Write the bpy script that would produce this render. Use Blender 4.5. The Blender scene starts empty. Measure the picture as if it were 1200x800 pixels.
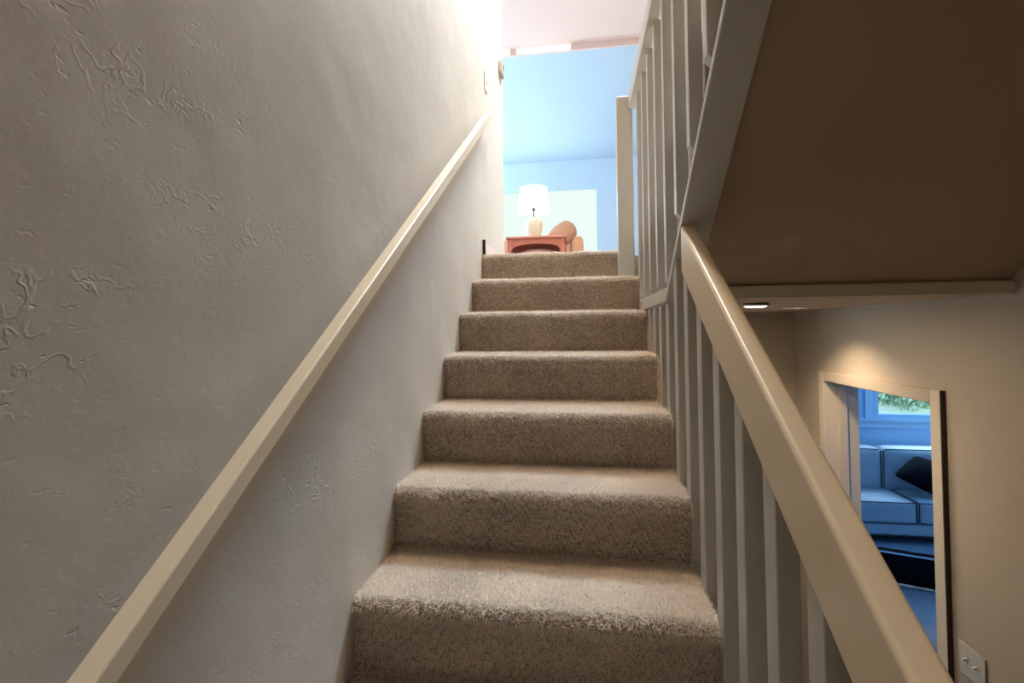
import bpy, bmesh, math, random
from mathutils import Vector, Matrix, noise
random.seed(7)
C = bpy.context.scene
COL = C.collection

# ------------------------------------------------------------------ helpers
def mat(name, color, rough=0.8, bump=None, vary=None, metallic=0.0, emit=None, estr=0.0, spec=None, sheen=0.0):
    """bump: list of (scale, strength, distance, detail); vary: (scale, amount)"""
    m = bpy.data.materials.new(name); m.use_nodes = True
    nt = m.node_tree; N = nt.nodes; L = nt.links
    b = N['Principled BSDF']
    b.inputs['Base Color'].default_value = (*color, 1)
    b.inputs['Roughness'].default_value = rough
    b.inputs['Metallic'].default_value = metallic
    if spec is not None: b.inputs['Specular IOR Level'].default_value = spec
    if sheen:
        b.inputs['Sheen Weight'].default_value = sheen
        b.inputs['Sheen Roughness'].default_value = 0.6
    if emit:
        b.inputs['Emission Color'].default_value = (*emit, 1)
        b.inputs['Emission Strength'].default_value = estr
    tc = N.new('ShaderNodeTexCoord')
    if vary:
        sc, amt = vary
        nz = N.new('ShaderNodeTexNoise'); nz.inputs['Scale'].default_value = sc; nz.inputs['Detail'].default_value = 6
        L.new(tc.outputs['Object'], nz.inputs['Vector'])
        mx = N.new('ShaderNodeMix'); mx.data_type = 'RGBA'
        mx.inputs['A'].default_value = (*[max(0, c*(1-amt)) for c in color], 1)
        mx.inputs['B'].default_value = (*[min(1, c*(1+amt)) for c in color], 1)
        L.new(nz.outputs['Fac'], mx.inputs['Factor'])
        L.new(mx.outputs['Result'], b.inputs['Base Color'])
    if bump:
        prev = None
        for sc, st, dist, det in bump:
            nz = N.new('ShaderNodeTexNoise'); nz.inputs['Scale'].default_value = sc; nz.inputs['Detail'].default_value = det
            L.new(tc.outputs['Object'], nz.inputs['Vector'])
            bp = N.new('ShaderNodeBump'); bp.inputs['Strength'].default_value = st; bp.inputs['Distance'].default_value = dist
            L.new(nz.outputs['Fac'], bp.inputs['Height'])
            if prev: L.new(prev.outputs['Normal'], bp.inputs['Normal'])
            prev = bp
        L.new(prev.outputs['Normal'], b.inputs['Normal'])
    return m

def link(name, bm, m, parent=None, smooth=False, bevel=0.0, seg=2, loc=None, rot=None):
    me = bpy.data.meshes.new(name)
    bmesh.ops.recalc_face_normals(bm, faces=bm.faces[:])
    bm.to_mesh(me); bm.free()
    if smooth:
        for p in me.polygons: p.use_smooth = True
    o = bpy.data.objects.new(name, me); COL.objects.link(o)
    for mm in (m if isinstance(m, (list, tuple)) else [m]): me.materials.append(mm)
    if parent: o.parent = parent
    if loc: o.location = loc
    if rot: o.rotation_euler = rot
    if bevel:
        md = o.modifiers.new('bevel', 'BEVEL'); md.width = bevel; md.segments = seg; md.limit_method = 'ANGLE'; md.angle_limit = math.radians(40)
        for p in me.polygons: p.use_smooth = True
        wn = o.modifiers.new('wn', 'WEIGHTED_NORMAL'); wn.keep_sharp = True
    return o

def thing(name, label, cat, loc=(0, 0, 0), rotz=0, group=None):
    o = bpy.data.objects.new(name, None); COL.objects.link(o)
    o.location = loc; o.rotation_euler = (0, 0, rotz); o.empty_display_size = .1
    o['label'] = label; o['category'] = cat
    if group: o['group'] = group
    return o
def tag(o, label, cat, group=None):
    o['label'] = label; o['category'] = cat
    if group: o['group'] = group
    return o
def struct(o): o['kind'] = 'structure'; return o

def B(): return bmesh.new()
def box(bm, x0, x1, y0, y1, z0, z1, mi=0):
    v = [bm.verts.new(p) for p in ((x0,y0,z0),(x1,y0,z0),(x1,y1,z0),(x0,y1,z0),(x0,y0,z1),(x1,y0,z1),(x1,y1,z1),(x0,y1,z1))]
    for f in ((0,3,2,1),(4,5,6,7),(0,1,5,4),(1,2,6,5),(2,3,7,6),(3,0,4,7)):
        bm.faces.new([v[i] for i in f]).material_index = mi
    return v
def prism_x(bm, pts, x0, x1):
    """polygon of (y,z) extruded in x"""
    a = [bm.verts.new((x0, y, z)) for y, z in pts]; b = [bm.verts.new((x1, y, z)) for y, z in pts]
    n = len(pts)
    bm.faces.new(a); bm.faces.new(b[::-1])
    for i in range(n): bm.faces.new((a[i], b[i], b[(i+1)%n], a[(i+1)%n]))
def lathe(bm, prof, seg=32, c=(0, 0), cap=True):
    rings = []
    for r, z in prof:
        rings.append([bm.verts.new((c[0]+r*math.cos(2*math.pi*i/seg), c[1]+r*math.sin(2*math.pi*i/seg), z)) for i in range(seg)])
    for a, b in zip(rings, rings[1:]):
        for i in range(seg): bm.faces.new((a[i], a[(i+1)%seg], b[(i+1)%seg], b[i]))
    if cap:
        bm.faces.new(rings[0][::-1]); bm.faces.new(rings[-1])
def soft_box(bm, sx, sy, sz, r=.05, n=12, puff=0.0, c=(0,0,0)):
    """cushion: rounded box with puffed faces"""
    t = bmesh.new(); bmesh.ops.create_cube(t, size=2)
    bmesh.ops.subdivide_edges(t, edges=t.edges[:], cuts=n, use_grid_fill=True)
    for v in t.verts:
        p = v.co.copy()
        e = Vector((max(-1+r/sx*1.0, min(1-r/sx, p.x))*sx, max(-1+r/sy, min(1-r/sy, p.y))*sy, max(-1+r/sz, min(1-r/sz, p.z))*sz))
        d = Vector((p.x*sx, p.y*sy, p.z*sz)) - e
        q = e + (d.normalized()*r if d.length > 1e-6 else d)
        s = (sx, sy, sz); k = s.index(min(s))
        a, b_ = [i for i in range(3) if i != k]
        w = (1-min(1, abs(p[a]))**2)*(1-min(1, abs(p[b_]))**2)
        q[k] += puff*w*(1 if p[k] > 0 else -1)*min(1, abs(p[k]))
        v.co = q + Vector(c)
    me = bpy.data.meshes.new('t'); t.to_mesh(me); t.free(); bm.from_mesh(me); bpy.data.meshes.remove(me)
def xf(bm, M, start=0):
    bm.verts.ensure_lookup_table()
    for v in bm.verts[start:]: v.co = M @ v.co

# ------------------------------------------------------------------ materials
WALL = (.545, .495, .43)
def wall_material(name, color, marks=.8):
    """painted hand-trowelled drywall: soft undulation, orange-peel and scattered sharp trowel marks"""
    m = mat(name, color, .62, spec=.25)
    nt = m.node_tree; N = nt.nodes; L = nt.links; b = N['Principled BSDF']
    tc = [n for n in N if n.type == 'TEX_COORD'][0]
    def noise_(sc, det, rough=.5, dist=0):
        n = N.new('ShaderNodeTexNoise'); n.inputs['Scale'].default_value = sc; n.inputs['Detail'].default_value = det
        n.inputs['Roughness'].default_value = rough; n.inputs['Distortion'].default_value = dist
        L.new(tc.outputs['Object'], n.inputs['Vector']); return n
    def ramp(src, a, c):
        r = N.new('ShaderNodeMapRange'); r.inputs['From Min'].default_value = a; r.inputs['From Max'].default_value = c
        r.interpolation_type = 'SMOOTHSTEP'
        L.new(src, r.inputs['Value']); return r.outputs['Result']
    def math_(op, a, c):
        n = N.new('ShaderNodeMath'); n.operation = op
        for i, x in enumerate((a, c)):
            if isinstance(x, (int, float)): n.inputs[i].default_value = x
            else: L.new(x, n.inputs[i])
        return n.outputs[0]
    n1 = noise_(2.2, 3)
    n2 = noise_(70, 3)
    # trowel ridges: contour line of a distorted noise, kept only in patches
    n3 = noise_(15, 3, .55, .3); n4 = noise_(4.2, 4, .65, .4)
    d = math_('ABSOLUTE', math_('SUBTRACT', n3.outputs['Fac'], .5), 0)
    line = ramp(d, .03, 0.0)
    patch = ramp(n4.outputs['Fac'], .54, .70)
    ridge = math_('MULTIPLY', line, patch)
    nv = noise_(70, 3, .6, .3)
    mp = N.new('ShaderNodeMapping'); mp.inputs['Rotation'].default_value = (math.radians(38), 0, 0); mp.inputs['Scale'].default_value = (1, .45, 1)
    L.new(tc.outputs['Object'], mp.inputs['Vector']); L.new(mp.outputs['Vector'], nv.inputs['Vector'])
    L.new(mp.outputs['Vector'], n4.inputs['Vector'])
    spots = math_('MULTIPLY', ramp(nv.outputs['Fac'], .62, .70), math_('ADD', math_('MULTIPLY', patch, .8), .12))
    h = math_('ADD', math_('MULTIPLY', n1.outputs['Fac'], 6.0), math_('MULTIPLY', n2.outputs['Fac'], .18))
    h = math_('ADD', h, math_('MULTIPLY', ridge, marks*.22))
    h = math_('ADD', h, math_('MULTIPLY', spots, -marks*.55))
    bp = N.new('ShaderNodeBump'); bp.inputs['Strength'].default_value = 1.0; bp.inputs['Distance'].default_value = .0022
    L.new(h, bp.inputs['Height']); L.new(bp.outputs['Normal'], b.inputs['Normal'])
    mx = N.new('ShaderNodeMix'); mx.data_type = 'RGBA'
    mx.inputs['A'].default_value = (*[c*.94 for c in color], 1); mx.inputs['B'].default_value = (*[c*1.05 for c in color], 1)
    L.new(n1.outputs['Fac'], mx.inputs['Factor']); L.new(mx.outputs['Result'], b.inputs['Base Color'])
    return m
M_wall = wall_material('greige_plaster', WALL, 1.0)
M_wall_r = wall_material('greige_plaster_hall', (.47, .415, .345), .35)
M_soffit = wall_material('soffit_plaster', (.45, .335, .245), .25)  # wall paint made darker and browner, soffit shade put into the colour
M_blue = mat('pale_blue_paint', (.47, .66, .86), .7, bump=[(60, .15, .002, 3)], vary=(1.5, .03))
M_pink = mat('ceiling_paint', (.74, .60, .57), .8, bump=[(60, .2, .002, 3)])
M_lowblue = mat('blue_room_paint', (.42, .60, .80), .7, bump=[(60, .15, .002, 3)])
M_trim = mat('painted_trim', (.62, .555, .45), .42, bump=[(9, .2, .002, 3)], vary=(5, .03), spec=.4)
M_rail = mat('painted_rail', (.72, .60, .43), .36, bump=[(7, .25, .002, 3)], vary=(5, .04), spec=.45)
M_bal = mat('painted_baluster', (.53, .51, .47), .45, bump=[(12, .2, .002, 3)], vary=(6, .04), spec=.35)
M_white = mat('white_plastic', (.75, .74, .70), .35)
M_ivory = mat('ivory_plate', (.42, .38, .33), .35, bump=[(50, .05, .001, 2)])
M_dark = mat('dark_brown_and_edge_shade', (.05, .035, .025), .7, bump=[(60, .3, .002, 3)], vary=(9, .3))  # this brown also carries the painted shade beside the door casing
M_black = mat('black_rubber', (.012, .012, .013), .6)
M_steel = mat('steel', (.45, .43, .40), .35, metallic=1)
M_brass = mat('brass', (.6, .45, .2), .3, metallic=1)
M_wood = mat('cherry_wood', (.40, .13, .085), .35, bump=[(14, .15, .002, 4)], vary=(4, .25))
M_ceramic = mat('cream_ceramic', (.72, .66, .52), .25, vary=(9, .06))
M_shade = mat('linen_shade', (.9, .86, .8), .9, emit=(1, .93, .86), estr=.75, bump=[(120, .2, .001, 2)])
M_bulb = mat('lamp_bulb', (1, 1, 1), .5, emit=(1, .78, .55), estr=12)
M_peach = mat('peach_upholstery', (.55, .29, .18), .9, bump=[(160, .4, .002, 3)], vary=(14, .08), sheen=.3)
M_pillow = mat('tan_pillow_fabric', (.36, .19, .11), .9, bump=[(160, .4, .002, 3)], vary=(12, .15), sheen=.3)
M_pinkfab = mat('dusty_pink_fabric', (.66, .40, .36), .9, bump=[(160, .4, .002, 3)], vary=(12, .1), sheen=.3)
M_sofa = mat('blue_grey_upholstery', (.34, .40, .44), .9, bump=[(190, .5, .002, 3)], vary=(10, .12), sheen=.25)
M_piping = mat('dark_piping', (.02, .03, .05), .8)
M_lpiping = mat('pale_piping', (.45, .6, .75), .8)
M_blackfab = mat('black_plush', (.006, .007, .011), 1.0, bump=[(120, .8, .006, 4)], spec=.05)
M_lowcarpet = mat('blue_grey_carpet', (.16, .24, .32), .95, bump=[(150, .8, .004, 4)], vary=(40, .2))

def carpet_material(name, base, spk=.35):
    m = mat(name, base, .95, sheen=.35, spec=.1)
    nt = m.node_tree; N = nt.nodes; L = nt.links; b = N['Principled BSDF']
    tc = [n for n in N if n.type == 'TEX_COORD'][0]
    def nz(sc, det, r=.6):
        n = N.new('ShaderNodeTexNoise'); n.inputs['Scale'].default_value = sc; n.inputs['Detail'].default_value = det; n.inputs['Roughness'].default_value = r
        L.new(tc.outputs['Object'], n.inputs['Vector']); return n
    a, c, d = nz(170, 4, .7), nz(5.5, 4, .6), nz(420, 2)
    r1 = N.new('ShaderNodeValToRGB')
    r1.color_ramp.elements[0].position = .36; r1.color_ramp.elements[1].position = .64
    r1.color_ramp.elements[0].color = (*[x*(1-spk) for x in base], 1); r1.color_ramp.elements[1].color = (*[min(1, x*(1+spk)) for x in base], 1)
    L.new(a.outputs['Fac'], r1.inputs['Fac'])
    mx = N.new('ShaderNodeMix'); mx.data_type = 'RGBA'; mx.blend_type = 'MULTIPLY'; mx.inputs['Factor'].default_value = 1
    r2 = N.new('ShaderNodeValToRGB')
    r2.color_ramp.elements[0].position = .33; r2.color_ramp.elements[1].position = .62
    r2.color_ramp.elements[0].color = (.72, .68, .66, 1); r2.color_ramp.elements[1].color = (1.0, 1.0, 1.0, 1)
    L.new(c.outputs['Fac'], r2.inputs['Fac'])
    L.new(r1.outputs['Color'], mx.inputs['A']); L.new(r2.outputs['Color'], mx.inputs['B'])
    L.new(mx.outputs['Result'], b.inputs['Base Color'])
    prev = None
    for n, st, ds in ((a, .9, .006), (d, .5, .003)):
        bp = N.new('ShaderNodeBump'); bp.inputs['Strength'].default_value = st; bp.inputs['Distance'].default_value = ds
        L.new(n.outputs['Fac'], bp.inputs['Height'])
        if prev: L.new(prev.outputs['Normal'], bp.inputs['Normal'])
        prev = bp
    L.new(prev.outputs['Normal'], b.inputs['Normal'])
    return m
M_carpet = carpet_material('stair_carpet', (.40, .32, .235))
M_pile = mat('carpet_pile', (.86, .74, .64), .9, vary=(5, .22))

def glow(name, col, s):
    m = bpy.data.materials.new(name); m.use_nodes = True
    nt = m.node_tree; nt.nodes.clear()
    e = nt.nodes.new('ShaderNodeEmission'); e.inputs['Color'].default_value = (*col, 1); e.inputs['Strength'].default_value = s
    o = nt.nodes.new('ShaderNodeOutputMaterial'); nt.links.new(e.outputs[0], o.inputs[0]); return m
M_daypane = glow('daylit_pane', (.84, .97, .93), .95)  # window pane that glows in place of the daylight outside
M_strip = glow('daylit_clerestory', (1, 1, .98), 2.0)
M_warmlens = glow('warm_lens', (1, .86, .62), 4.0)

# ------------------------------------------------------------------ dimensions
RISE, RUN, W = .19, .27, .885
XR = 1.97                     # right wall of the stair hall
ZF = -8*RISE                  # lower floor
ZL = 7*RISE                   # landing floor
YC = .60                      # foot of the upper flight's soffit
SL = .745                     # upper flight slope
def soff(y): return .995 + SL*(YC-y)
ZTOP = 4.62

# ------------------------------------------------------------------ setting: shell
def slab(name, m, *d, bevel=0):
    bm = B(); box(bm, *d); return struct(link(name, bm, m, bevel=bevel))
slab('wall_left', M_wall, -.12, 0, -3.0, 2.45, ZF-.1, ZTOP)
slab('wall_back', M_wall, -.12, XR+.15, -3.12, -3.0, ZF-.1, ZTOP)
# right wall with the doorway of the lower room
DY0, DY1, DZ = .954, 1.787, .56
bm = B()
box(bm, XR, XR+.15, -3.0, DY0, ZF-.1, ZTOP)
box(bm, XR, XR+.15, DY1, 2.30, ZF-.1, ZTOP)
box(bm, XR, XR+.15, DY0, DY1, DZ, ZTOP)
box(bm, XR, XR+.15, 2.30, 7.0, ZL-.3, ZTOP)
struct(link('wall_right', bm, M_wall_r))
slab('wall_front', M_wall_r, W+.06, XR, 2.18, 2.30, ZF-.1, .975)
# lower floor
bm = B(); box(bm, -.0, XR+.15, -3.0, 2.18, ZF-.1, ZF); struct(link('floor', bm, M_carpet))
# wall closing the side of the lower flight below its treads
def nose(y): return y*RISE/RUN
bm = B()
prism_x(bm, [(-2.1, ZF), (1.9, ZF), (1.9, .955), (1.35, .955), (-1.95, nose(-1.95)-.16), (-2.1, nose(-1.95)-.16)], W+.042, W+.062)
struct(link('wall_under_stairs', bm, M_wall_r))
# landing: upper floor, ceiling under it
slab('floor_landing', M_carpet, W+.062, XR, YC-.03, 2.30, 1.10, ZL)
slab('floor_upper', M_carpet, -3.2, XR, 2.30, 7.0, 1.10, ZL)
bm = B(); box(bm, -.0, W+.062, 1.90, 2.30, 1.10, ZL); struct(link('floor_threshold', bm, M_carpet))
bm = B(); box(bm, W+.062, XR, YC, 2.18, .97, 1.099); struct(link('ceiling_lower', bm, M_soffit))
bm = B(); box(bm, W+.09, XR, YC-.018, YC, .968, 1.01); struct(link('trim_1', bm, M_trim, bevel=.003))
# sloping soffit of the upper flight
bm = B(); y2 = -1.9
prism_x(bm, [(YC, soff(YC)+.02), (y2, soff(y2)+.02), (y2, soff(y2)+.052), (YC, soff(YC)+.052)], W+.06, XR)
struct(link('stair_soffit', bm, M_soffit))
# living room upstairs
ZW = 3.80
bm = B()
YW = 7.0
wx0, wx1, wz1 = -2.2, .884, 3.285
box(bm, -3.2, wx0, YW, YW+.15, ZL-.2, 5); box(bm, wx1, XR+.15, YW, YW+.15, ZL-.2, 5); box(bm, wx0, wx1, YW, YW+.15, wz1, 5)
struct(link('wall_far', bm, M_blue))
slab('wall_living_left', M_blue, -3.32, -3.2, 2.3, 7.15, ZL-.2, 5)
slab('wall_living_front', M_wall, -3.2, -.12, 2.33, 2.45, ZL-.2, 5)
YV = 5.0
ZV = ZW + (YW-YV)*.36
bm = B(); prism_x(bm, [(YW, ZW), (YW, ZW+.1), (YV, ZV+.1), (YV, ZV)], -3.2, XR); struct(link('ceiling_vault', bm, M_blue))
# flat ceiling with an opening for the skylight
sx0, sx1, sy0, sy1 = .50, 1.45, 2.45, 3.75
bm = B(); Z0, Z1 = ZV+.08, ZV+.2
box(bm, -3.2, XR+.15, -3.12, sy0, Z0, Z1); box(bm, -3.2, XR+.15, sy1, YV, Z0, Z1)
box(bm, -3.2, sx0, sy0, sy1, Z0, Z1); box(bm, sx1, XR+.15, sy0, sy1, Z0, Z1)
struct(link('ceiling', bm, M_pink))
ZTOPR = Z0
# unseen shaft added to keep skylight glare off the upper left wall
ZS = Z0+1.25
bm = B()
box(bm, sx0-.02, sx0, sy0-.02, sy1+.02, Z1, ZS); box(bm, sx1, sx1+.02, sy0-.02, sy1+.02, Z1, ZS)
box(bm, sx0, sx1, sy1, sy1+.02, Z1, ZS); box(bm, sx0, sx1, sy0-.02, sy0, Z1, ZS); box(bm, sx0-.02, sx1+.02, sy0-.02, sy1+.02, ZS, ZS+.02)
struct(link('added_skylight_shaft', bm, M_wall))
# clerestory band between the two ceilings
bm = B(); box(bm, -3.2, XR, YV-.03, YV-.002, ZV-.002, Z0-.001)
struct(link('trim_2', bm, M_pink))
for i, (a, b) in enumerate(((-.9, -.30), (-.205, .50))):
    w_ = B(); box(w_, a, b, YV-.04, YV-.031, ZV+.008, ZV+.072)
    struct(link('window_%d' % (i+3), w_, M_strip))
# windows
bm = B(); box(bm, wx0, wx1, YW+.02, YW+.03, ZL, wz1)
w1 = struct(link('window_1', bm, M_daypane))
bm = B(); t = .035
for a in (wx0, (wx0+wx1)/2-t/2, wx1-t): box(bm, a, a+t, YW+.032, YW+.07, ZL+.001, wz1)
box(bm, wx0, wx1, YW+.032, YW+.07, wz1-t, wz1)
f = link('window_frame', bm, mat('white_frame', (.85, .9, .92), .4), w1)

# ------------------------------------------------------------------ lower room beyond the doorway
LX0, LX1, LY0, LY1, LZ1 = XR+.15, 6.2, .2, 5.35, .95
bm = B(); box(bm, LX0, LX1, LY0, LY1, ZF-.1, ZF); struct(link('floor_lower_room', bm, M_lowcarpet))
bm = B()
PX0, PX1, PZ0, PZ1 = 4.19, 5.6, -.27, .6
box(bm, LX0, PX0, LY1, LY1+.15, ZF, LZ1); box(bm, PX1, LX1, LY1, LY1+.15, ZF, LZ1)
box(bm, PX0, PX1, LY1, LY1+.15, ZF, PZ0); box(bm, PX0, PX1, LY1, LY1+.15, PZ1, LZ1)
struct(link('wall_lower_room_far', bm, M_lowblue))
slab('wall_lower_room_right', M_lowblue, LX1, LX1+.1, LY0, LY1+.15, ZF, LZ1)
slab('wall_lower_room_near', M_lowblue, LX0, LX1, LY0-.1, LY0, ZF, LZ1)
slab('wall_lower_room_left', M_lowblue, LX0-.0, LX0+.03, 2.31, LY1, ZF, LZ1)
slab('ceiling_lower_room', M_lowblue, LX0, LX1, LY0, LY1, LZ1, LZ1+.1)
bm = B(); fw = .05
M_wf = mat('white_sash', (.55, .72, .85), .4)
for a in (PX0, PX1-fw): box(bm, a, a+fw, LY1-.02, LY1+.06, PZ0, PZ1)
for a in (PZ0, PZ1-fw): box(bm, PX0+fw, PX1-fw, LY1-.02, LY1+.06, a, a+fw)
w2 = struct(link('window_2', bm, M_wf, bevel=.003))
bm = B(); box(bm, PX0-.35, PX1+.2, LY1-.05, LY1-.001, PZ0-.035, PZ0); link('window_sill', bm, M_wf, w2, bevel=.004)
bm = B(); box(bm, PX0-.35, PX1+.2, LY1-.018, LY1-.001, PZ0-.115, PZ0-.036); link('sill_apron', bm, M_wf, w2, bevel=.003)
bm = B(); box(bm, PX0-.10, PX0-.002, LY1-.02, LY1-.001, PZ0, PZ1+.1); link('window_casing', bm, M_wf, w2, bevel=.003)
g = mat('clear_glass', (.95, 1, 1), .02); g.node_tree.nodes['Principled BSDF'].inputs['Transmission Weight'].default_value = 1
g.node_tree.nodes['Principled BSDF'].inputs['IOR'].default_value = 1.0
bm = B(); box(bm, PX0+fw, PX1-fw, LY1+.015, LY1+.019, PZ0+fw, PZ1-fw); link('pane', bm, g, w2)
# garden bank seen through that window
M_grass = mat('garden_grass', (.62, .70, .45), .9, bump=[(6, 1, .05, 5)], vary=(3, .45))
bm = B(); n = 40
vs = [[bm.verts.new((1+i*.3, 6.2+j*.3, -.9+j*.075+.22*noise.noise(Vector((i*.35, j*.35, 3))))) for j in range(n)] for i in range(n)]
for i in range(n-1):
    for j in range(n-1): bm.faces.new((vs[i][j], vs[i+1][j], vs[i+1][j+1], vs[i][j+1]))
bank = link('garden_bank', bm, M_grass, smooth=True); struct(bank)
M_leaf = mat('shrub_leaves', (.50, .62, .42), .7, vary=(5, .4))
bm = B(); rnd = random.Random(3); hx, hy, hr = 6.35, 8.3, .75
for q in range(6000):
    d = Vector((rnd.gauss(0, 1), rnd.gauss(0, 1), rnd.gauss(0, 1))).normalized()
    p = Vector((hx, hy, -.62)) + Vector((d.x*hr*1.5, d.y*hr*.8, abs(d.z)*hr*.9))*(.72+.3*rnd.random())
    a = Vector((rnd.gauss(0,1), rnd.gauss(0,1), rnd.gauss(0,1))).normalized(); b = a.cross(Vector((rnd.random(), rnd.random(), 1))).normalized()
    s_ = .03+.03*rnd.random()
    bm.faces.new([bm.verts.new(p+a*s_), bm.verts.new(p+b*s_*.5), bm.verts.new(p-a*s_), bm.verts.new(p-b*s_*.5)])
tag(link('garden_shrub', bm, M_leaf), 'pale green leafy shrub seen through the small lower window above the sofa', 'shrub')

# doorway trim: jamb lining, stop and casing
CX = XR-.016
bm = B()
box(bm, CX+.002, XR+.165, DY1-.002, DY1+.015, ZF, DZ+.015)     # far jamb lining
box(bm, CX+.002, XR+.165, DY0-.015, DY0+.002, ZF, DZ+.015)
box(bm, CX+.002, XR+.165, DY0, DY1, DZ-.0, DZ+.015)
d1 = struct(link('door_1', bm, M_trim))
bm = B(); box(bm, XR+.06, XR+.10, DY1-.016, DY1-.002, ZF, DZ); box(bm, XR+.06, XR+.10, DY0+.002, DY0+.016, ZF, DZ); box(bm, XR+.06, XR+.10, DY0, DY1, DZ-.014, DZ)
link('door_stop', bm, M_trim, d1)
for nm, d in (('casing', (CX, XR-.001, DY1, DY1+.055, ZF, DZ+.055)), ('casing', (CX, XR-.001, DY0-.055, DY0, ZF, DZ+.055)), ('head_casing', (CX, XR-.001, DY0, DY1, DZ+.001, DZ+.055))):
    bm = B(); box(bm, *d); link(nm, bm, M_wall_r if nm == 'head_casing' else M_trim, d1, bevel=.003)
bm = B(); box(bm, CX-.002, XR-.001, DY0-.061, DY0-.0555, ZF, DZ+.056); link('casing_shade_strip', bm, M_dark, d1)['label'] = 'dark brown strip painting in the shade on the casing side'  # thin dark strip put in for the shade on the casing side

# baseboard at the head of the stairs
bm = B(); prism_x(bm, [(1.66, ZL+.001), (2.45, ZL+.001), (2.45, ZL+.07), (1.70, ZL+.075), (1.66, ZL+.085)], .001, .014)
bb = struct(link('baseboard_left', bm, mat('pinkish_baseboard', (.70, .52, .50), .5)))
bm = B(); box(bm, .001, .016, 1.640, 1.66, ZL+.001, ZL+.088); link('end_cap', bm, M_black, bb)['label'] = 'black cut end'

# ------------------------------------------------------------------ carpeted flights
def step_mesh(x0, x1, y, z, run, rise, bull=.010, dirn=1, back=.0, side=False, nx=None, amp=.0022, under=None):
    """one carpet-wrapped step: riser at y, tread top z; dirn=+1 climbs towards +y, -1 towards -y"""
    pr = []
    n = 10
    for i in range(n): pr.append((0 + .004*math.sin(i/n*3), z-rise + (rise-.048)*i/n))
    r = .026
    for i in range(11):   # bulged nosing
        a = -math.pi/2 + math.pi*i/10*1.0
        pr.append((-bull*.3 - (math.cos(a))*bull*.7 + (0 if i < 6 else (i-5)*.0028), z-.022+math.sin(a)*.022))
    n = 16
    for i in range(1, n+1): pr.append((.006+(run+back-.006)*i/n, z))
    nx = nx or int((x1-x0)/.009)
    bm = B(); rows = []
    for j in range(nx+1):
        x = x0+(x1-x0)*j/nx; row = []
        for (py, pz) in pr:
            e = min(j, nx-j)/3
            edge = 1 if e >= 1 else .4+.6*e
            q = Vector((x, y+dirn*py, pz))
            d = noise.noise(q*90)*amp + noise.noise(q*14)*amp*1.1
            q = q + Vector((0, -dirn*d, d*.8))
            if e < 1 and pz > z-.05: q.z -= (1-e)*.004
            row.append(bm.verts.new(q))
        rows.append(row)
    for a, b in zip(rows, rows[1:]):
        for i in range(len(pr)-1): bm.faces.new((a[i], b[i], b[i+1], a[i+1]))
    # sides, underside
    zb = (z-rise) if under is None else under
    for row in (rows[0], rows[-1]):
        x = row[0].co.x
        p1 = bm.verts.new((x, y+dirn*(run+back), zb if under is None else under)); 
        bm.faces.new(row+[p1])
    return bm
def fuzz(o, n, length, seed):
    """short carpet pile standing on the step"""
    md = o.modifiers.new('pile', 'PARTICLE_SYSTEM'); ps = md.particle_system; st = ps.settings
    st.type = 'HAIR'; st.count = n; st.hair_length = length; st.hair_step = 2; st.render_step = 1; st.display_step = 1
    st.emit_from = 'FACE'; st.use_emit_random = True; st.use_even_distribution = True
    st.factor_random = .0035; st.length_random = .5; st.root_radius = .5; st.tip_radius = .35; st.radius_scale = .0022
    o.data.materials.append(M_pile); st.material = 2; st.use_advanced_hair = True; st.display_percentage = 1
    ps.seed = seed+3
stairs = thing('staircase', 'beige carpeted stairs climbing between the left wall and the painted balusters', 'staircase', (0, 0, ZF))
for k in range(-7, 8):
    y = (k-1)*RUN; z = k*RISE
    top = (k == 7)
    lowres = k < -1
    bm = step_mesh(.001, W, y, z - (.007 if top else 0), RUN, RISE, bull=.005 if top else .010, back=.01 if top else .0, nx=20 if lowres else (60 if k > 4 else None))
    o = link('carpeted_step', bm, M_carpet, stairs, smooth=True)
    o.location = (0, 0, -ZF)
    if k >= 0: fuzz(o, {0: 30000, 1: 80000, 2: 60000, 3: 40000}.get(k, 20000), .003 if k == 7 else .0065, k)

up = thing('upper_staircase', 'beige carpeted upper flight rising toward the viewer behind the upper balusters', 'staircase', (0, 0, ZL))
UR = RISE/SL
Y1 = .585
for k in range(1, 9):
    y = Y1-(k-1)*UR; z = ZL+k*RISE
    bm = step_mesh(W+.05, XR-.001, y, z, UR, RISE, dirn=-1, nx=36)
    o = link('carpeted_step', bm, M_carpet, up, smooth=True); o.location = (0, 0, -ZL)
# carpet-wrapped carriage under the upper treads
bm = B()
for k in range(1, 9):
    y = Y1-(k-1)*UR
    prism_x(bm, [(y-.004, soff(y)+.055), (y-.004, ZL+k*RISE-.012), (y-UR-.004, ZL+k*RISE-.012), (y-UR-.004, soff(y-UR)+.055)], W+.053, XR-.004)
o = link('carriage', bm, M_carpet, up); o.location = (0, 0, -ZL)

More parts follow.
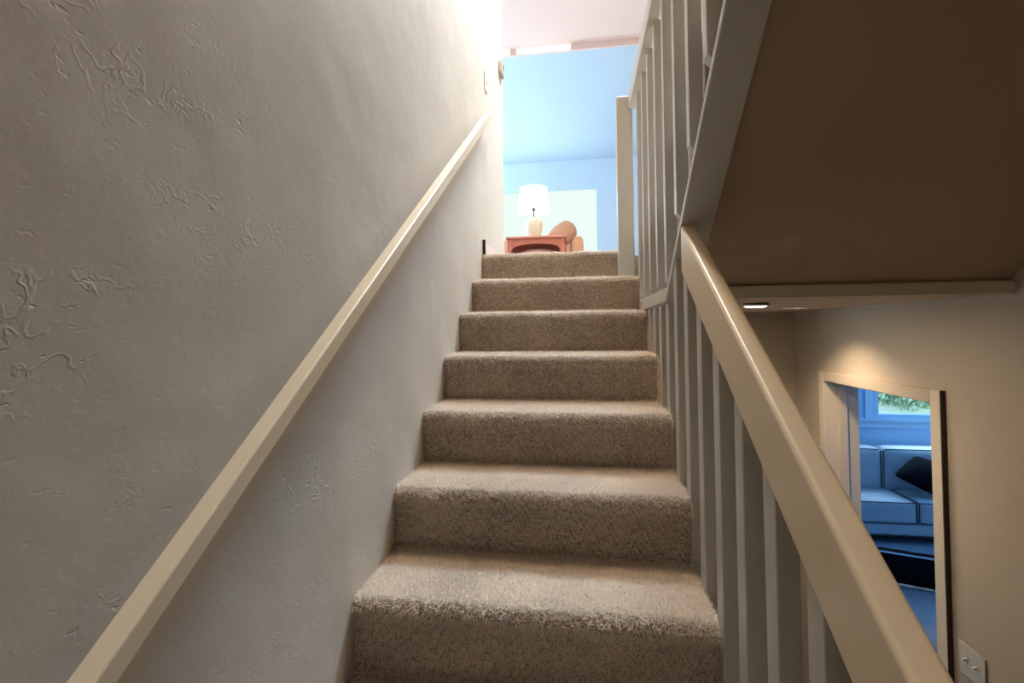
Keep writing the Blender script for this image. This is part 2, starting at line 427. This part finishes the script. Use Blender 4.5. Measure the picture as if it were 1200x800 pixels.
# ------------------------------------------------------------------ lower balustrade
rail_top = lambda y: .964+.665*y
RB = .152
lower = thing('stair_balustrade', 'painted flat plank handrail on square balusters along the right edge of the lower flight', 'railing', (W, 0, 0))
def rel(o, p): o.location = (-p.location.x, -p.location.y, -p.location.z); return o
bm = B(); ya, yb = -2.35, .325
prism_x(bm, [(ya, rail_top(ya)), (yb, rail_top(yb)), (yb, rail_top(yb)-.147), (ya, rail_top(ya)-.147)], W-.002, W+.040)
rel(link('handrail', bm, M_rail, lower, bevel=.009, seg=4), lower)
for i in range(-14, 10):
    y = -.004+.1505*i
    if i < 2: zt = rail_top(y)-.10
    elif i == 2: zt = rail_top(y)-.10
    else: zt = .954 if y > YC-.01 else max(.954, soff(y)-.003)
    zt2 = zt
    zb = nose(y)-.17
    if y > 1.37: continue
    bm = B(); box(bm, W+.003, W+.040, y-.024, y+.024, zb, zt)
    if i < 2:
        for v in bm.verts:
            if v.co.z > (zt+zb)/2: v.co.z += (v.co.y-y)*.665
    rel(link('baluster', bm, M_bal, lower, bevel=.003), lower)

# ------------------------------------------------------------------ upper balustrade
upper = thing('landing_balustrade', 'grey painted guard railing with wide newel post above the upper flight', 'railing', (W, 0, ZL))
bm = B(); box(bm, .797, .886, 1.530, 1.625, 6*RISE+.001, 2.175)
rel(link('newel_post', bm, M_bal, upper, bevel=.006, seg=3), upper)
RX0, RX1 = .862, .905
bm = B(); yk = .36; zr = 2.185
prism_x(bm, [(1.529, zr), (yk, zr), (-2.0, zr+SL*(yk+2.0)), (-2.0, zr+SL*(yk+2.0)-.09), (yk, zr-.09), (1.529, zr-.09)], RX0, RX1)
rel(link('top_rail', bm, M_bal, upper, bevel=.006, seg=3), upper)
# bottom rail: level under the landing, then climbing along the soffit's edge
bm = B(); yk2 = YC-.01
prism_x(bm, [(1.42, 1.012), (yk2-.03, 1.012), (-1.95, soff(-1.95)+.040), (-1.95, soff(-1.95)), (yk2, soff(yk2)-.04), (1.42, .956)], W-.003, W+.090)
rel(link('bottom_rail', bm, M_bal, upper, bevel=.004, seg=2), upper)
for i in range(-9, 8):
    y = .02+.19*i
    if y > yk2-.02: zb = 1.010
    else: zb = soff(y)+.036
    zt = zr-.088 if y > yk else zr-.088+SL*(yk-y)
    bm = B(); x0, x1, h = W, W+.038, .019
    if y > yk2-.02:
        a = [(x0, zb+.022), (x1, zb), (x1, zt), (x0, zt)]
    else:
        a = [(x0, zb+.05), (x1, zb+.005), (x1, zt), (x0, zt)]
    A = [bm.verts.new((x, y-h, z)) for x, z in a]; Bv = [bm.verts.new((x, y+h, z-(.0 if z < (zb+zt)/2 else 0))) for x, z in a]
    bm.faces.new(A); bm.faces.new(Bv[::-1])
    for q in range(4): bm.faces.new((A[q], Bv[q], Bv[(q+1) % 4], A[(q+1) % 4]))
    rel(link('baluster', bm, M_bal, upper, bevel=.002), upper)

# ------------------------------------------------------------------ handrail on the left wall
lr = thing('wall_handrail', 'long cream painted wooden handrail fixed along the left plaster wall', 'handrail', (0, 0, .9))
lo = lambda y: .977+.722*y
hi = lambda y: 1.022+.729*y
bm = B(); ya, yb = -2.2, 1.74
prism_x(bm, [(ya, hi(ya)), (1.50, hi(1.50)), (yb, lo(yb)+.01), (yb, lo(yb)), (ya, lo(ya))], .038, .072)
rel(link('rail', bm, M_rail, lr, bevel=.011, seg=5), lr)
for y in (-1.9, -.05, 1.45):
    bm = B(); z = lo(y)
    box(bm, .0005, .003, y-.010, y+.010, z-.052, z-.014); box(bm, .003, .050, y-.004, y+.004, z-.024, z-.017)
    box(bm, .042, .050, y-.004, y+.004, z-.017, z+.006)
    br = rel(link('bracket', bm, M_wall, lr, bevel=.001), lr)
    bm = B(); lathe(bm, [(.004, 0), (.004, .003), (.0015, .004)], 12)
    xf(bm, Matrix.Translation((.003, y, z-.043)) @ Matrix.Rotation(math.radians(90), 4, 'Y')); link('screw', bm, M_black, br)

# ------------------------------------------------------------------ wall devices
t = thing('thermostat', 'small beige thermostat near the far end of the left wall', 'thermostat', (0, 2.33, 2.84))
bm = B(); soft_box(bm, .014, .06, .042, .006, 4, c=(.0145, 0, 0)); link('body', bm, M_ivory, t)
bm = B(); box(bm, .027, .0300, -.03, .03, .004, .026); link('display', bm, M_dark, t)
t = thing('light_switch', 'white light switch on the left wall before the thermostat', 'light switch', (0, 1.77, 2.45))
bm = B(); box(bm, .001, .006, -.036, .036, -.057, .057); link('plate', bm, M_white, t, bevel=.002)
bm = B(); box(bm, .006, .012, -.006, .006, -.012, .012); link('toggle', bm, M_white, t, bevel=.001)
t = thing('light_switch', 'double toggle switch plate on the right wall beside the doorway', 'light switch', (XR, .80, -.36), 0)
bm = B(); box(bm, -.007, -.001, -.058, .058, -.058, .058); link('plate', bm, M_ivory, t, bevel=.002)
for s in (-1, 1):
    bm = B(); prism_x(bm, [(s*.023-.005, -.010), (s*.023+.005, -.010), (s*.023+.005, .010), (s*.023-.005, .010)], -.0085, -.0071)
    v = box(bm, -.020, -.0071, s*.023-.004, s*.023+.004, .000, .009); tg = link('toggle', bm, M_white, t, bevel=.001)
    for zz in (-.03, .03):
        bm = B(); lathe(bm, [(.003, 0), (.003, .0012)], 10); xf(bm, Matrix.Translation((-.0071, s*.023, zz)) @ Matrix.Rotation(math.radians(-90), 4, 'Y')); link('screw', bm, M_steel, t)

# ------------------------------------------------------------------ ceiling lights under the landing
t = thing('ceiling_light', 'glowing flush ceiling light under the landing near the handrail', 'ceiling light', (1.315, .97, .97))
bm = B(); lathe(bm, [(.050, -.001), (.054, -.011), (.048, -.013), (.048, -.001)], 40); link('rim', bm, M_steel, t, smooth=True)
bm = B(); lathe(bm, [(.047, -.002), (.046, -.012), (.035, -.018), (.001, -.019)], 40, cap=False); link('diffuser', bm, M_warmlens, t, smooth=True)

t = thing('downlight', 'recessed downlight under the landing shining on the wall above the doorway', 'ceiling light', (1.68, 1.45, .97))
bm = B(); lathe(bm, [(.062, -.0005), (.064, -.005), (.048, -.006), (.046, -.0005)], 36); link('trim_ring', bm, M_white, t, smooth=True)
bm = B(); lathe(bm, [(.045, -.0005), (.044, -.003), (.001, -.0035)], 30, cap=False); link('lens', bm, M_warmlens, t, smooth=True)

# ------------------------------------------------------------------ upstairs furniture
M = lambda: None
t = thing('side_table', 'reddish wooden side table with arched apron carrying the lamp upstairs', 'table', (.08, 4.45, ZL))
x0, x1, d, h = -.325, .335, .24, .615
bm = B(); box(bm, x0-.015, x1+.015, -d-.015, d+.015, h-.028, h); link('tabletop', bm, M_wood, t, bevel=.006)
for a, b in ((x0, -d), (x1-.045, -d), (x0, d-.045), (x1-.045, d-.045)):
    bm = B(); v = box(bm, a, a+.045, b, b+.045, 0, h-.028); link('leg', bm, M_wood, t, bevel=.004)
bm = B()
pts = []; n = 16
for i in range(n+1):
    u = i/n; xx = x0+.045+(x1-x0-.09)*u; zz = h-.16+.075*min(1, math.sin(u*math.pi)**.35)
    pts.append((xx, zz))
for yy in (-d+.004, d-.022):
    lo_ = [(x, z) for x, z in pts]; poly = lo_+[(x1-.045, h-.0285), (x0+.045, h-.0285)]
    A = [bm.verts.new((x, yy, z)) for x, z in poly]; Bv = [bm.verts.new((x, yy+.018, z)) for x, z in poly]
    bm.faces.new(A); bm.faces.new(Bv[::-1])
    for q in range(len(poly)): bm.faces.new((A[q], Bv[q], Bv[(q+1) % len(poly)], A[(q+1) % len(poly)]))
for xx in (x0+.004, x1-.022): box(bm, xx, xx+.018, -d+.045, d-.045, h-.12, h-.0285)
link('apron', bm, M_wood, t)

t = thing('table_lamp', 'table lamp with white drum shade and cream ginger-jar base on the wooden side table', 'lamp', (.05, 4.40, ZL+.616))
bm = B(); lathe(bm, [(.062, 0), (.07, .012), (.072, .02), (.088, .07), (.104, .14), (.108, .19), (.094, .225), (.06, .245), (.040, .25), (.036, .262)], 40)
link('lamp_base', bm, M_ceramic, t, smooth=True)
bm = B(); lathe(bm, [(.008, .262), (.007, .335), (.016, .34), (.016, .37), (.008, .375)], 16); link('neck', bm, M_dark, t, smooth=True)
bm = B(); lathe(bm, [(.190, .325), (.158, .605)], 48, cap=False)
sh = link('lamp_shade', bm, M_shade, t, smooth=True); md = sh.modifiers.new('s', 'SOLIDIFY'); md.thickness = .003
bm = B(); lathe(bm, [(.002, .375), (.022, .395), (.032, .435), (.022, .47), (.002, .48)], 20, cap=False); link('bulb', bm, M_bulb, t, smooth=True)
bm = B(); lathe(bm, [(.003, .481), (.003, .615), (.010, .619), (.010, .627), (.003, .632)], 12); link('finial', bm, M_brass, t, smooth=True)

o = B(); lathe(o, [(.001, .001), (.045, .002), (.05, .012), (.046, .014), (.001, .012)], 24, cap=False)
o = link('trinket_dish', o, M_ceramic, smooth=True, loc=(.335, 4.42, ZL+.6145)); tag(o, 'tiny dish on the right end of the wooden side table', 'dish')

t = thing('ottoman', 'low dusty pink rounded ottoman tucked under the wooden side table', 'ottoman', (.10, 4.45, ZL))
bm = B(); lathe(bm, [(.18, .0), (.235, .03), (.262, .12), (.265, .28), (.26, .36), (.235, .41), (.15, .445), (.001, .455)], 44, cap=False)
xf(bm, Matrix.Diagonal((1, .8, 1.1, 1))); link('body', bm, M_pinkfab, t, smooth=True)
bm = B(); lathe(bm, [(.262, .352), (.270, .357), (.262, .362)], 44, cap=False); xf(bm, Matrix.Diagonal((1, .8, 1.1, 1))); link('piping', bm, M_pillow, t, smooth=True)

t = thing('armchair', 'peach upholstered armchair beside the wooden side table upstairs', 'armchair', (.12, 5.15, ZL))
def cush(name, m, par, s, c, r=.05, puff=.02, rot=None):
    bm = B(); soft_box(bm, s[0]/2, s[1]/2, s[2]/2, r, 10, puff)
    if rot: xf(bm, rot)
    xf(bm, Matrix.Translation(c)); return link(name, bm, m, par, smooth=True)
cush('seat_base', M_peach, t, (.62, .72, .26), (0, 0, .21), .03, .0)
cush('seat_cushion', M_peach, t, (.58, .62, .16), (0, -.04, .43), .05, .02)
cush('arm', M_peach, t, (.16, .78, .64), (.43, 0, .40), .06, .01)
cush('arm', M_peach, t, (.16, .78, .64), (-.43, 0, .40), .06, .01)
cush('backrest', M_peach, t, (.98, .18, .78), (0, .36, .44), .07, .01)
for sx in (-.44, .44):
    for sy in (-.34, .38):
        bm = B(); lathe(bm, [(.018, 0), (.026, .085)], 14, (sx, sy)); link('leg', bm, M_wood, t)
bm = B(); soft_box(bm, .19, .055, .15, .05, 10, .045)
for v in bm.verts:
    k_ = 1-.24*min(1, abs(v.co.x)/.19*abs(v.co.z)/.15)**1.3; v.co.x *= k_; v.co.z *= k_
xf(bm, Matrix.Translation((.37, 4.82, ZL+.745)) @ Matrix.Rotation(math.radians(-38), 4, 'Y') @ Matrix.Rotation(math.radians(-18), 4, 'X'))
o = tag(link('throw_pillow', bm, M_pillow, smooth=True), 'round-cornered tan throw pillow leaning on the peach armchair', 'pillow')

# ------------------------------------------------------------------ lower room furniture
SY = 4.62
t = thing('sofa', 'blue-grey upholstered sofa with dark piping under the lower room window', 'sofa', (4.2, SY, ZF))
cush('frame', M_sofa, t, (2.3, .84, .13), (0, .42, .155), .03, 0)
bm = B(); box(bm, -1.1, 1.1, .02, .8, .075, .09); link('base_board', bm, M_black, t)
for s in (-1, 1):
    cush('arm', M_sofa, t, (.20, .88, .56), (s*1.25-.05, .44, .36), .07, .01)
def piping(name, par, s, c, r, front=True):
    """thin cord round the +z/-y outline of a cushion face"""
    x, y, z = s[0]/2, s[1]/2, s[2]/2
    cu = B()
    def tube(p, q, rad=.005):
        p, q = Vector(p), Vector(q); d = (q-p).normalized(); a = d.orthogonal().normalized(); b = d.cross(a)
        A = [cu.verts.new(p+(a*math.cos(k*math.pi/4)+b*math.sin(k*math.pi/4))*rad) for k in range(8)]
        Bq = [cu.verts.new(q+(a*math.cos(k*math.pi/4)+b*math.sin(k*math.pi/4))*rad) for k in range(8)]
        for k in range(8): cu.faces.new((A[k], A[(k+1) % 8], Bq[(k+1) % 8], Bq[k]))
        cu.faces.new(A[::-1]); cu.faces.new(Bq)
    k = r*.3
    if front:  # seat cushion: front face outline
        for zz in (z-k, -z+k): tube((c[0]-x+r*.6, c[1]-y+k, c[2]+zz), (c[0]+x-r*.6, c[1]-y+k, c[2]+zz))
        for xx in (-x+k, x-k): tube((c[0]+xx, c[1]-y+k, c[2]-z+r*.6), (c[0]+xx, c[1]-y+k, c[2]+z-r*.6)); tube((c[0]+xx, c[1]-y+k, c[2]+z-k), (c[0]+xx, c[1]+y-k, c[2]+z-k))
    else:
        tube((c[0]-x+r*.6, c[1]-y+k, c[2]+z-k), (c[0]+x-r*.6, c[1]-y+k, c[2]+z-k))
        for xx in (-x+k, x-k): tube((c[0]+xx, c[1]-y+k, c[2]-z+r), (c[0]+xx, c[1]-y+k, c[2]+z-r*.6))
    return link(name, cu, M_piping, par)
for (a, b) in ((-.95, -.0), (.0, 1.05)):
    s = (b-a-.012, .62, .24); c = ((a+b)/2, .30, .345)
    q = cush('seat_cushion', M_sofa, t, s, c, .035, .012); piping('piping', q, s, c, .035)
for (a, b) in ((-1.05, -.10), (-.10, .95)):
    s = (b-a-.012, .22, .50); c = ((a+b)/2, .52, .70)
    q = cush('back_cushion', M_sofa, t, s, c, .045, .03); piping('piping', q, s, c, .045, False)
cush('backrest', M_sofa, t, (2.3, .14, .82), (0, .70, .45), .05, 0)
bm = B(); soft_box(bm, .24, .07, .24, .05, 12, .06)
xf(bm, Matrix.Translation((4.46, 4.86, ZF+.70)) @ Matrix.Rotation(math.radians(-16), 4, 'X') @ Matrix.Rotation(math.radians(38), 4, 'Y'))
for v in bm.verts:
    dz = v.co.z-(ZF+.74); v.co.z = ZF+.74+dz*(.55 if dz > 0 else .70)
tag(link('throw_pillow', bm, M_blackfab, smooth=True), 'black throw pillow leaning on the blue-grey sofa', 'pillow')
t = thing('footstool', 'large blue-grey upholstered footstool in front of the sofa', 'footstool', (3.25, 2.55, ZF))
cush('cushion_top', M_sofa, t, (1.1, .85, .16), (0, 0, .36), .05, .01)
cush('frame', M_sofa, t, (1.06, .81, .20), (0, 0, .18), .03, 0)
for sx in (-.45, .45):
    for sy in (-.34, .34):
        bm = B(); lathe(bm, [(.02, 0), (.026, .085)], 12, (sx, sy)); link('foot', bm, M_black, t)
t = thing('plush_cushion', 'dark blue-black furry cushion with pale edge lying on the footstool', 'cushion', (3.12, 2.80, ZF+.453), math.radians(-18))
bm = B(); soft_box(bm, .34, .055, .12, .05, 18, .012, c=(0, -.03, .125))
for v in bm.verts:
    v.co += v.normal*0 + Vector((noise.noise(v.co*40), noise.noise(v.co*41+Vector((5, 0, 0))), noise.noise(v.co*42)))*.006
link('body', bm, M_blackfab, t, smooth=True)
bm = B()
box(bm, -.33, .33, -.088, -.076, .232, .244); link('piping', bm, M_lpiping, t, bevel=.004)

# ------------------------------------------------------------------ lights
def area(name, loc, rot, sx, sy, col, power, spread=None):  # windows, lamps and added fills
    l = bpy.data.lights.new(name, 'AREA'); l.shape = 'RECTANGLE'; l.size = sx; l.size_y = sy; l.color = col; l.energy = power
    if spread: l.spread = math.radians(spread)
    o = bpy.data.objects.new(name, l); o.location = loc; o.rotation_euler = rot; COL.objects.link(o); return o
# daylight through the skylight over the head of the stairs
area('skylight_daylight', ((sx0+sx1)/2, 3.38, ZS-.03), (math.radians(-12), 0, 0), .85, .6, (.60, .80, 1.0), 880)
# daylight of the big living room window and a bluish fill added from the unseen left side
area('window_daylight', ((wx0+wx1)/2, YW-.03, 2.35), (math.radians(-90), 0, 0), 3.0, 1.9, (.78, .90, 1.0), 60)
area('added_side_fill', (-3.15, 4.9, 3.0), (0, math.radians(-90), 0), 2.0, 3.0, (.74, .87, 1.0), 165)
# lower room window daylight
area('lower_window_daylight', (4.9, LY1-.06, .17), (math.radians(-90), 0, 0), 1.3, .8, (.55, .79, 1.0), 75)
# lamps
def spot(name, loc, power, col, ang, blend=.6, r=.04, aim=None):
    l = bpy.data.lights.new(name, 'SPOT'); l.energy = power; l.color = col; l.spot_size = math.radians(ang); l.spot_blend = blend; l.shadow_soft_size = r
    o = bpy.data.objects.new(name, l); o.location = loc; COL.objects.link(o)
    if aim: o.rotation_euler = (Vector(aim)-Vector(loc)).to_track_quat('-Z', 'Y').to_euler()
    return o
spot('downlight_beam', (1.68, 1.45, .955), 36, (1, .74, .48), 130, .8, .05)
area('ceiling_lamp_glow', (1.315, .97, .94), (0, 0, 0), .09, .09, (1, .76, .5), 5)
# unseen warm fill added high over the stairs to brighten treads and walls
area('stairwell_fill', (.62, 1.3, ZTOPR-.06), (0, 0, 0), .25, .25, (1, .82, .62), 95)

# ------------------------------------------------------------------ world
w = bpy.data.worlds.new('World'); C.world = w; w.use_nodes = True
nt = w.node_tree; bg = nt.nodes['Background']
sky = nt.nodes.new('ShaderNodeTexSky'); sky.sky_type = 'HOSEK_WILKIE'
try: sky.sun_direction = Vector((.3, -.5, .8)).normalized(); sky.turbidity = 3
except Exception: pass
nt.links.new(sky.outputs[0], bg.inputs['Color']); bg.inputs['Strength'].default_value = 15

# ------------------------------------------------------------------ camera
cam = bpy.data.cameras.new('camera'); co = bpy.data.objects.new('camera', cam); COL.objects.link(co)
f, yaw, pitch, roll = 551.85, .1441, .0238, -.0097
cam.sensor_width = 36; cam.sensor_fit = 'HORIZONTAL'; cam.lens = f/1200*36; cam.shift_y = -25.8/1200
cam.clip_start = .02
F = Vector((-math.sin(yaw)*math.cos(pitch), math.cos(yaw)*math.cos(pitch), math.sin(pitch)))
R = Vector((math.cos(yaw), math.sin(yaw), 0)); U = R.cross(F)
R2 = math.cos(roll)*R+math.sin(roll)*U; U2 = -math.sin(roll)*R+math.cos(roll)*U
M_ = Matrix((( R2.x, U2.x, -F.x), (R2.y, U2.y, -F.y), (R2.z, U2.z, -F.z))).to_4x4()
M_.translation = Vector((.5809, -1.1491, .864)); co.matrix_world = M_
C.camera = co
C.view_settings.view_transform = 'Standard'; C.view_settings.look = 'None'; C.view_settings.gamma = 1; C.view_settings.exposure = 0.10
C.view_settings.use_curve_mapping = False
C.cycles.max_bounces = 10; C.cycles.diffuse_bounces = 6; C.cycles.sample_clamp_indirect = 8
